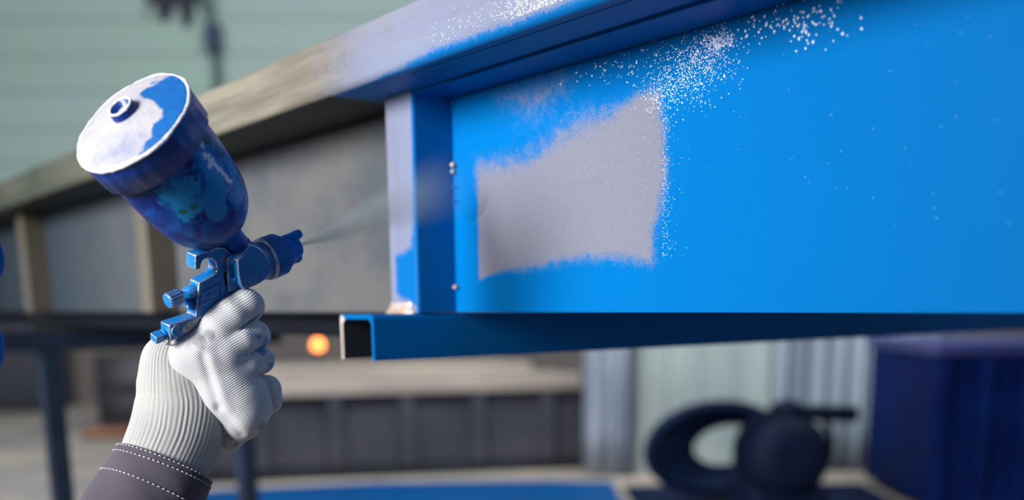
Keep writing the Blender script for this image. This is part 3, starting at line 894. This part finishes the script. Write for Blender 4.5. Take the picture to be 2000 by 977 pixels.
# jacket sleeve
t = NT('grey_workwear')
c = t.mix(t.noise(14, 4, .6), lin(84, 80, 90), lin(66, 63, 74))
t.set(c, .85, 0, .2); t.p.inputs['Sheen Weight'].default_value = .2
wv = t.math('SINE', t.math('MULTIPLY', t.n('ShaderNodeSeparateXYZ', {0: t.obj()}).outputs[0], 9000.0))
t.bump(t.noise(40, 3), .3, .003)
M_SLV = t.m
spth = path([(323,906,46),(300,958,66),(262,1030,98),(205,1130,150),(120,1280,230),(20,1450,330)], 70)
srad = path([(97,74),(103,80),(112,90),(122,102),(132,116),(146,130)], 70)
ap = [P3(*p) for p in spth]
NS = 128
vs_, fs, _ = sq_tube(ap, srad[:,0]*K, srad[:,1]*K, NS)
vs_ = np.array(vs_).reshape(70, NS, 3)
cen = np.array(ap)[:,None,:]
aa = 2*PI*np.arange(NS)/NS
for i in range(70):                          # cloth folds and the pressed edge on the right
    w = 1 + .018*np.sin(3*aa+i*.11) + .014*np.sin(5*aa-i*.23) * min(1, i/12)
    vs_[i] = cen[i] + (vs_[i]-cen[i])*w[:,None]
inner = cen[:1] + (vs_[:1]-cen[:1])*.955
inner2 = cen[6:7] + (vs_[6:7]-cen[6:7])*.93
allv = np.concatenate([inner2, inner, vs_]).reshape(-1, 3)
nr = 72
fs = [(i*NS+k, i*NS+(k+1) % NS, (i+1)*NS+(k+1) % NS, (i+1)*NS+k) for i in range(nr-1) for k in range(NS)]
fs.append(tuple((nr-1)*NS+k for k in range(NS)))
mb = MB(); mb.add(allv, fs, True)
sleeve = mb.build('jacket_sleeve', M_SLV, person)
sleeve['label'] = 'dark grey work jacket sleeve with light stitching'
M_THREAD = plain('light_thread', lin(186, 182, 192), lin(160, 158, 170), 50, .8)
mb = MB()
def stitch(ri, f_on=.70, step=2.0, phase=0.0):
    i0 = int(ri); f_ = ri-i0
    ringv = vs_[i0]*(1-f_)+vs_[i0+1]*f_; c0 = np.array(ap[i0])*(1-f_)+np.array(ap[i0+1])*f_
    nrml = vs_[i0+1]-vs_[i0]
    def pt(u_):
        k = int(u_) % NS; q = u_-int(u_); return ringv[k]*(1-q)+ringv[(k+1) % NS]*q
    u_ = phase
    while u_ < NS-1:
        a, b = pt(u_), pt(u_+step*f_on); o_ = nrm((a+b)/2-c0)*.00022
        mb.tube([a+o_*.6, (a+b)/2+o_*1.4, b+o_*.6], [.00042, .00048, .00042], 6)
        u_ += step
stitch(.9); stitch(4.6, phase=.5); stitch(14.6)
o = mb.build('stitching', M_THREAD, sleeve, fix=False)

# ------------------------------------------------------------------ paint mist leaving the nozzle
tip = AX0 + GA*(hC+.004)
md_ = nrm(GA)
t = bpy.data.materials.new('paint_mist'); t.use_nodes = True; nt = t.node_tree; nt.nodes.clear()
out = nt.nodes.new('ShaderNodeOutputMaterial'); pv = nt.nodes.new('ShaderNodeVolumePrincipled')
nt.links.new(pv.outputs[0], out.inputs['Volume'])
pv.inputs['Color'].default_value = (.72, .86, 1, 1); pv.inputs['Anisotropy'].default_value = .1
def MN(op, a, b=0.0):
    nd = nt.nodes.new('ShaderNodeMath'); nd.operation = op
    for i, v in enumerate((a, b)):
        if isinstance(v, bpy.types.NodeSocket): nt.links.new(v, nd.inputs[i])
        else: nd.inputs[i].default_value = v
    return nd.outputs[0]
tc = nt.nodes.new('ShaderNodeTexCoord'); sx = nt.nodes.new('ShaderNodeSeparateXYZ'); nt.links.new(tc.outputs['Object'], sx.inputs[0])
xx_, yy_, zz_ = sx.outputs[0], sx.outputs[1], sx.outputs[2]
MLEN, MSP = .205, .19
rad_ = MN('ADD', MN('MULTIPLY', xx_, MSP), .0012)
rho = MN('DIVIDE', MN('SQRT', MN('ADD', MN('MULTIPLY', yy_, yy_), MN('MULTIPLY', zz_, zz_))), rad_)
fall = MN('MAXIMUM', MN('SUBTRACT', 1.0, MN('MULTIPLY', rho, rho)), 0.0)
ends = MN('MAXIMUM', MN('SUBTRACT', 1.0, MN('DIVIDE', xx_, MLEN)), 0.0)
nz_ = nt.nodes.new('ShaderNodeTexNoise'); nz_.inputs['Scale'].default_value = 26; nz_.inputs['Detail'].default_value = 2
mpn = nt.nodes.new('ShaderNodeMapping'); mpn.inputs['Scale'].default_value = (.35, 1.6, 1.6)
nt.links.new(tc.outputs['Object'], mpn.inputs[0]); nt.links.new(mpn.outputs[0], nz_.inputs['Vector'])
den = MN('DIVIDE', MN('MULTIPLY', MN('MULTIPLY', fall, ends), MN('ADD', .35, MN('MULTIPLY', nz_.outputs[0], 1.3))), MN('ADD', xx_, .010))
nt.links.new(MN('MULTIPLY', den, 4.5), pv.inputs['Density'])
mw = Matrix.Identity(4)
ez = nrm(GU - (GU@md_)*md_); ey = np.cross(ez, md_)
Wt = CAM + OF + tip@FM
for i in range(3):
    mw[i][0] = (md_@FM)[i]; mw[i][1] = (ey@FM)[i]; mw[i][2] = (ez@FM)[i]; mw[i][3] = Wt[i]
mb = MB(); mb.lathe((0, 0, 0), (1, 0, 0), [(0, .0012)]+[(MLEN*q, .0012+MSP*MLEN*q) for q in (.25, .5, .75, 1)], 32)
mist = mb.build('spray_mist', t); mist.matrix_world = mw
tag(mist, 'thin pale blue cone of paint mist leaving the gun nozzle', 'paint mist', kind='stuff')

# ------------------------------------------------------------------ blue hose at the left edge of the view
def hz(px, py, z=0): return U(px, py, z)
pts = path([(-150,-420,-60),(-110,120,-30),(-70,330,0),(-40,430,5),(-12,515,10),(-58,592,-5),(-11,672,8),(-40,760,0),(-90,900,-20),(-110,1200,-60),(-120,1900,-140),(-110,2420,-200)], 150)
wp = [CAM + OF + hz(*p)@FM for p in pts]
wp = [np.array([p[0], p[1], max(p[2], .008)]) for p in wp]
mb = MB(); mb.tube(wp, .0075, 14)
o = mb.build('air_hose', mat_blue('hose_blue', (0.0, .11, .45, 1), .35, .05))
tag(o, 'bright blue rubber air hose hanging in a wave left of the glove', 'hose')

# ------------------------------------------------------------------ things on and before the far wall
rag = MB()
def wallpt(px, py, off=.1): 
    p = at_y(px, py, WALL_Y-off); return p
p0 = wallpt(283, 0); p1 = wallpt(392, 0); zb = wallpt(340, 40)[2]; ztp = zb+1.1
nx_, nz2 = 60, 40
vv = []
for j in range(nz2+1):
    for i in range(nx_+1):
        u_ = i/nx_; w_ = j/nz2
        hem = .17*(abs(math.sin(u_*PI*2.6+.5))**1.4) - .03 + .03*math.sin(u_*23)
        x = p0[0]+(p1[0]-p0[0])*(u_*(1-.25*w_)+.125*w_)
        z = (zb+hem)*(1-w_)+ztp*w_
        vv.append((x, WALL_Y-.075-.04*math.sin(u_*31+.8*math.sin(w_*5)), z))
rag.add(vv, [(j*(nx_+1)+i, j*(nx_+1)+i+1, (j+1)*(nx_+1)+i+1, (j+1)*(nx_+1)+i) for j in range(nz2) for i in range(nx_)], True)
o = rag.build('hanging_cloth', plain('dark_rag', lin(34, 40, 66), lin(66, 62, 80), 5, .9), fix=False)
md = o.modifiers.new('thick', 'SOLIDIFY'); md.thickness = .012
tag(o, 'dark ragged cloth with a scalloped hem hanging on the green wall', 'cloth')
con = empty('conduit', tuple(wallpt(424, 140, .09)*np.array([1, 1, 0])))
cx, cy = con.location[0], con.location[1]
zbx = wallpt(424, 76, .06)[2]
MB().lathe((0, 0, .3), (0, 0, 1), [(0, .034), (zbx-.3, .034)], 16).build('lower_pipe', plain('conduit_grey', lin(84, 108, 112), lin(70, 92, 98), 3, .7), con)
MB().lathe((-.02, 0, zbx), (0, 0, 1), [(0, .036), (5.0-zbx, .036)], 16).build('upper_pipe', plain('conduit_green', lin(106, 130, 128), lin(92, 118, 116), 3, .7), con)
MB().box((-.075, -.06, zbx-.11), (.055, .045, zbx+.10)).build('junction_box', plain('box_navy', lin(26, 48, 84), lin(18, 36, 66), 3, .6), con, .012)
tag(con, 'grey-green conduit pipe with a small navy junction box on the green wall', 'conduit')

# ------------------------------------------------------------------ workshop clutter seen under the beam
M_STRIP = plain('pale_bar', lin(184, 170, 158), lin(150, 138, 128), 3, .7, stretch=(.3, 2, 2))
M_BAR2 = plain('brown_bar', lin(128, 118, 108), lin(100, 94, 88), 3, .7, stretch=(.3, 2, 2))
fl = at_floor(560, 940); fr_ = at_floor(1150, 915)
dirx = nrm((fr_-fl)*np.array([1, 1, 0])); diry = np.array([-dirx[1], dirx[0], 0])
pm = Matrix.Identity(4)
for i in range(3):
    pm[i][0] = dirx[i]; pm[i][1] = diry[i]; pm[i][2] = (0, 0, 1)[i]; pm[i][3] = fl[i]
plat = empty('low_platform', mat=pm)
tag(plat, 'long low dark platform with pale bars across its top, behind the gloved hand', 'platform')
Lp = float(np.linalg.norm((fr_-fl)[:2])); xl, xr = -.62, Lp-.02
zt = .475
M_PLD = plain('platform_dark', lin(62, 62, 72), lin(46, 48, 58), 2, .75)
MB().box((xl, .02, .06), (xr, 2.2, zt-.06)).build('side_panel', M_PLD, plat, .006)
MB().box((xl, .0, .0), (xr, .10, .055)).build('skid', plain('skid_dark', lin(20, 26, 38), lin(14, 20, 30), 3, .8), plat, .004)
for k in range(6):
    x0 = xl+.12+k*(xr-xl-.3)/5.15
    MB().box((x0, -.012, .06), (x0+.07, .02, zt-.06)).build('stanchion', M_PLD, plat, .004)
yb = 0.0
for k in range(11):
    w_ = .13 if k == 0 else random.uniform(.14, .24)
    h_ = .075 if k == 0 else random.uniform(.03, .075)
    MB().box((xl+random.uniform(0, .05), yb-.02, zt-.06), (xr-random.uniform(0, .04), yb-.02+w_-.014, zt-.06+h_)).build('bar', M_STRIP if k == 0 or k % 4 == 2 else M_BAR2, plat, .004)
    yb += w_
# machine cabinet far left
c0 = at_floor(88, 806); c1 = at_floor(-160, 812)
wv_ = c0[0]-c1[0]; cab = empty('machine_cabinet', (c1[0], c0[1], 0))
hcab = at_y(40, 648, c0[1])[2]
M_CAB = plain('cabinet_dark', lin(58, 58, 70), lin(44, 46, 56), 1.5, .7)
MB().box((0, 0, .05), (wv_, .7, hcab+.35)).build('cabinet_body', M_CAB, cab, .01)
MB().box((wv_*.08, -.02, .12), (wv_*.52, 0, hcab+.25)).build('door', M_CAB, cab, .006)
MB().box((wv_*.54, -.02, .12), (wv_*.97, 0, hcab+.25)).build('door', M_CAB, cab, .006)
MB().box((0.02, .03, 0), (wv_-.02, .68, .05)).build('plinth', M_DARK, cab)
tag(cab, 'dark grey-violet machine cabinet standing far left beyond the trestle', 'cabinet')
# dark drum
c0 = at_floor(245, 846); rdr = .33
hdr = at_y(245, 700, c0[1])[2]
drum = empty('steel_drum', (c0[0]+.05, c0[1]+rdr, 0))
tag(drum, 'charcoal steel drum on the floor left of the glove cuff', 'drum')
MB().lathe((0, 0, 0), (0, 0, 1), [(0, rdr*.96), (.02, rdr), (hdr*.33, rdr), (hdr*.35, rdr*1.03), (hdr*.37, rdr), (hdr*.66, rdr), (hdr*.68, rdr*1.03), (hdr*.70, rdr), (hdr-.02, rdr), (hdr, rdr*.97)], 48, True, False).build('drum_shell', plain('drum_dark', lin(52, 50, 56), lin(40, 40, 48), 3, .6), drum)
MB().lathe((0, 0, hdr-.03), (0, 0, 1), [(0, rdr*.96), (.012, rdr*.95)], 48).build('drum_head', M_DARK, drum)
# rusty pipe offcut
c0 = at_floor(205, 858)
o = MB().tube([(c0[0]-.14, c0[1], .035), (c0[0]+.16, c0[1]+.03, .035)], .035, 16).build('pipe_offcut', plain('rust', lin(158, 104, 78), lin(120, 80, 62), 12, .85))
tag(o, 'short rust-brown pipe offcut lying on the floor before the charcoal drum', 'pipe')

# orange warning lamp at the back of the platform
lp_ = at_y(621, 676, 8.4)
o = empty('warning_lamp', (lp_[0], lp_[1], 0)); tag(o, 'small glowing orange warning lamp between the glove and the channel end', 'lamp')
MB().lathe((0, 0, 0), (0, 0, 1), [(0, .10), (.02, .10), (.025, .022), (lp_[2]-.05, .022)], 20).build('stand', M_DARK, o)
MB().lathe((0, 0, lp_[2]-.05), (0, 0, 1), [(0, .035), (.02, .035), (.022, .03)], 20).build('lamp_base', M_DARK, o)
em = NT('orange_glow'); em.p.inputs['Base Color'].default_value = (1, .35, .08, 1)
em.p.inputs['Emission Color'].default_value = (1.0, .27, .05, 1); em.p.inputs['Emission Strength'].default_value = 6.5
MB().lathe((0, 0, lp_[2]-.028), (0, 0, 1), [(0, .030), (.015, .040), (.035, .043), (.058, .036), (.074, .022), (.082, .004)], 20).build('lamp_dome', em.m, o)

# pale sheets leaning behind the machine
def sheet(name, xa, xb, ybase, mat, label, cat, htop, lean=.05, ribs=0, yoff=0.0):
    a = at_floor(xa, ybase); b = at_floor(xb, ybase); y = a[1]+yoff
    a = at_y(xa, 800, y); b = at_y(xb, 800, y)
    r = empty(name, (a[0], y, 0)); tag(r, label, cat)
    W_ = b[0]-a[0]
    return r, W_
M_PALE = plain('pale_sheet', lin(142, 152, 152), lin(122, 136, 138), 1.6, .75, stretch=(2, 1, .3))
M_PALE2 = plain('white_curtain', lin(146, 154, 166), lin(118, 128, 146), 2.5, .8, stretch=(3, 1, .4))
M_CORR = plain('corrugated_grey', lin(120, 134, 146), lin(86, 98, 114), 2.2, .6, stretch=(5, 1, .2))
YS = float(at_floor(1400, 930)[1])
def folds_panel(root, W_, H_, amp, n_f, mat, name, z0=.0, th=.006):
    nx_ = 120; vv = []
    for j, z in enumerate(np.linspace(z0, H_, 8)):
        for i in range(nx_+1):
            u_ = i/nx_; vv.append((W_*u_, amp*math.sin(2*PI*n_f*u_ + .5*math.sin(u_*9))*(1-.2*j/7), z))
    mb = MB(); mb.add(vv, [(j*(nx_+1)+i, j*(nx_+1)+i+1, (j+1)*(nx_+1)+i+1, (j+1)*(nx_+1)+i) for j in range(7) for i in range(nx_)], True)
    o = mb.build(name, mat, root, fix=False); md = o.modifiers.new('thick', 'SOLIDIFY'); md.thickness = th; return o
r, W_ = sheet('welding_curtain', 1142, 1222, 930, M_PALE2, 'narrow bluish-white curtain hanging beside the platform end', 'curtain', 1.5)
r.location[1] = YS
folds_panel(r, W_, 1.45, .02, 2.5, M_PALE2, 'curtain_cloth', .02)
MB().box((-.02, -.02, 1.43), (W_+.02, .02, 1.47)).build('curtain_rail', M_DARK, r)
r, W_ = sheet('frame_post', 1216, 1238, 930, M_DARK, 'slim dark upright post between the curtain and the cream sheet', 'post', 1.5)
r.location[1] = YS+.04
MB().box((0, 0, 0), (W_, .05, 1.5)).build('upright', plain('post_dark', lin(56, 66, 82), lin(46, 56, 70), 3, .7), r, .004)
MB().box((-.005, -.03, 0), (W_+.005, .05, .01)).build('foot_plate', M_DARK, r)
r, W_ = sheet('cream_sheet', 1240, 1508, 930, M_PALE, 'pale cream-grey sheet panel standing behind the hose coil', 'panel', 1.5)
r.location[1] = YS+.10
n_ = 4
for k in range(n_):
    MB().box((W_*k/n_+.002, -.004*(k % 2), .0), (W_*(k+1)/n_-.002, .02, 1.42)).build('sheet_strip', M_PALE, r, .003)
MB().box((0, .02, .3), (W_, .05, .36)).build('batten', M_DARK, r); MB().box((0, .02, 1.1), (W_, .05, 1.16)).build('batten', M_DARK, r)
r, W_ = sheet('corrugated_sheet', 1514, 1845, 930, M_CORR, 'blue-grey corrugated metal sheet standing between cream sheet and navy bin', 'panel', 1.5)
r.location[1] = YS+.08
folds_panel(r, W_, 1.5, .022, 9, M_CORR, 'corrugated_metal', 0)
# navy ribbed bin at the right edge
yb_ = 4.0
a = at_y(1834, 690, yb_); b = at_y(2120, 690, yb_)
r = empty('steel_bin', (a[0], yb_, 0)); tag(r, 'tall navy blue ribbed steel bin at the right edge under the beam', 'bin')
W_ = b[0]-a[0]; ztb = at_y(1900, 668, yb_)[2]
M_BIN = plain('bin_navy', (0.0, .0045, .045, 1), (0.0, .009, .070, 1), 3, .55, spec=.08)
MB().box((0, .02, .03), (W_, .75, ztb-.05)).build('bin_body', M_BIN, r, .008)
for k in range(4):
    x0 = .01+k*(W_-.07)/3
    MB().box((x0, -.01, .03), (x0+.05, .02, ztb-.05)).build('rib', M_BIN, r, .006)
MB().box((-.015, -.02, ztb-.05), (W_+.015, .77, ztb)).build('rim', plain('bin_rim', lin(44, 46, 96), lin(30, 38, 84), 4, .4), r, .008)
MB().box((.05, .05, 0), (W_-.05, .7, .03)).build('bin_base', M_DARK, r)

# hose coil and pump in front of the sheets
yc_ = 4.25
M_HOSE = plain('navy_hose', lin(8, 26, 56), lin(6, 18, 42), 12, .6, spec=.1)
cc = at_y(1400, 893, yc_)
sx_ = yc_/2000*1.02
hpts = []
nl = 4
Rw = .28
floor_z = .03
def coil_pt(a, k):
    rr_ = Rw - .030*k
    y = -.05+.035*k + .10*math.sin(a)*0
    return np.array([cc[0]-.02+.022*k + rr_*1.10*math.cos(a), yc_ + y + .10*math.cos(a), rr_*.66*math.sin(a)])
zmin = min(coil_pt(a, 0)[2] for a in np.linspace(0, 6.3, 60))
ztop_ = at_y(1400, 776, yc_)[2]
for q in np.linspace(0, nl, nl*48+1):
    k = q; p = coil_pt(2*PI*q-.5, k); hpts.append(np.array([p[0], p[1], p[2]+ztop_-.66*Rw-.03]))
mb = MB(); mb.tube(hpts, .030, 14)
o = mb.build('hose_coil', M_HOSE); tag(o, 'thick navy hose wound in a standing coil before the cream sheet', 'hose')
zlow = min(p[2] for p in hpts)-.03
ma = at_y(1236, 950, 4.3)[0]; mb2 = a[0]-.03
mt = MB().box((ma, 3.3, .0), (mb2, 4.70, min(.010, zlow-.001) if zlow > .002 else .001)).build('rubber_mat', plain('mat_navy', lin(8, 24, 52), lin(6, 18, 42), 4, .8, spec=.1), None, .002)
tag(mt, 'dark navy rubber mat on the floor under the pump and hose coil', 'mat')
# pump / compressor
pc = at_y(1520, 890, 3.70)
pu = empty('paint_pump', (pc[0], 3.70, .010)); tag(pu, 'dark navy pump with round motor housing and side handle beside the hose coil', 'pump')
M_PUMP = plain('pump_navy', lin(8, 20, 46), lin(6, 14, 34), 8, .6, spec=.1)
zc_ = pc[2]
MB().lathe((0, -.20, zc_), (0, 1, 0), [(0, .05), (.005, .10), (.03, .135), (.06, .145), (.30, .145), (.34, .13), (.38, .08)], 40).build('motor_housing', M_PUMP, pu)
for k in range(8):
    MB().lathe((0, -.12+.026*k, zc_), (0, 1, 0), [(0, .153), (.006, .153)], 40).build('cooling_fin', M_PUMP, pu)
MB().box((-.13, -.16, .02), (.15, .22, zc_-.10)).build('tank', M_PUMP, pu, .03, 3)
MB().box((-.17, -.20, 0), (.20, .26, .02)).build('base_plate', M_PUMP, pu, .004)
MB().lathe((.02, -.02, zc_+.12), (0, 0, 1), [(0, .06), (.05, .06), (.065, .045), (.075, .02)], 24).build('filter_cap', M_PUMP, pu)
h1 = at_y(1585, 812, 3.70)-np.array([pc[0], 3.70, 0]); h2 = at_y(1672, 815, 3.70)-np.array([pc[0], 3.70, 0])
MB().tube([h1-np.array([.10, 0, .02]), h1, h2], .03, 16).build('handle', M_PUMP, pu)
h3 = at_y(1622, 900, 3.70)-np.array([pc[0], 3.70, 0]); h4 = at_y(1612, 818, 3.70)-np.array([pc[0], 3.70, 0])
MB().tube([h4, (h3+h4)/2+np.array([.012, 0, 0]), h3, np.array([.10, 0, h3[2]-.07])], .012, 12).build('return_pipe', M_PUMP, pu)

# blue tarpaulin on the floor
ta = at_floor(380, 990); tb = at_floor(1262, 955); nx_, ny_ = 90, 24
far = float(at_floor(900, 945)[1]); near = far-1.1
vv = []
for j in range(ny_+1):
    for i in range(nx_+1):
        u_, w_ = i/nx_, j/ny_
        x = -1.75 + u_*(2.22)
        yfar = far - .55*max(0, .5-u_)**1.1 - .35*max(0, u_-.86)
        y = near+(yfar-near)*w_
        z = .012 + .016*(1+math.sin(u_*17+w_*3))*(.5+.5*math.sin(w_*9+u_*5)) * math.sin(PI*min(1, max(0, w_)))**.5
        vv.append((x, y, z))
mb = MB(); mb.add(vv, [(j*(nx_+1)+i, j*(nx_+1)+i+1, (j+1)*(nx_+1)+i+1, (j+1)*(nx_+1)+i) for j in range(ny_) for i in range(nx_)], True)
o = mb.build('tarpaulin', mat_blue('tarp_blue', (0.0, .060, .21, 1), .45, .1), fix=False)
md = o.modifiers.new('thick', 'SOLIDIFY'); md.thickness = .004
tag(o, 'blue tarpaulin spread on the concrete floor along the bottom of the view', 'tarpaulin')
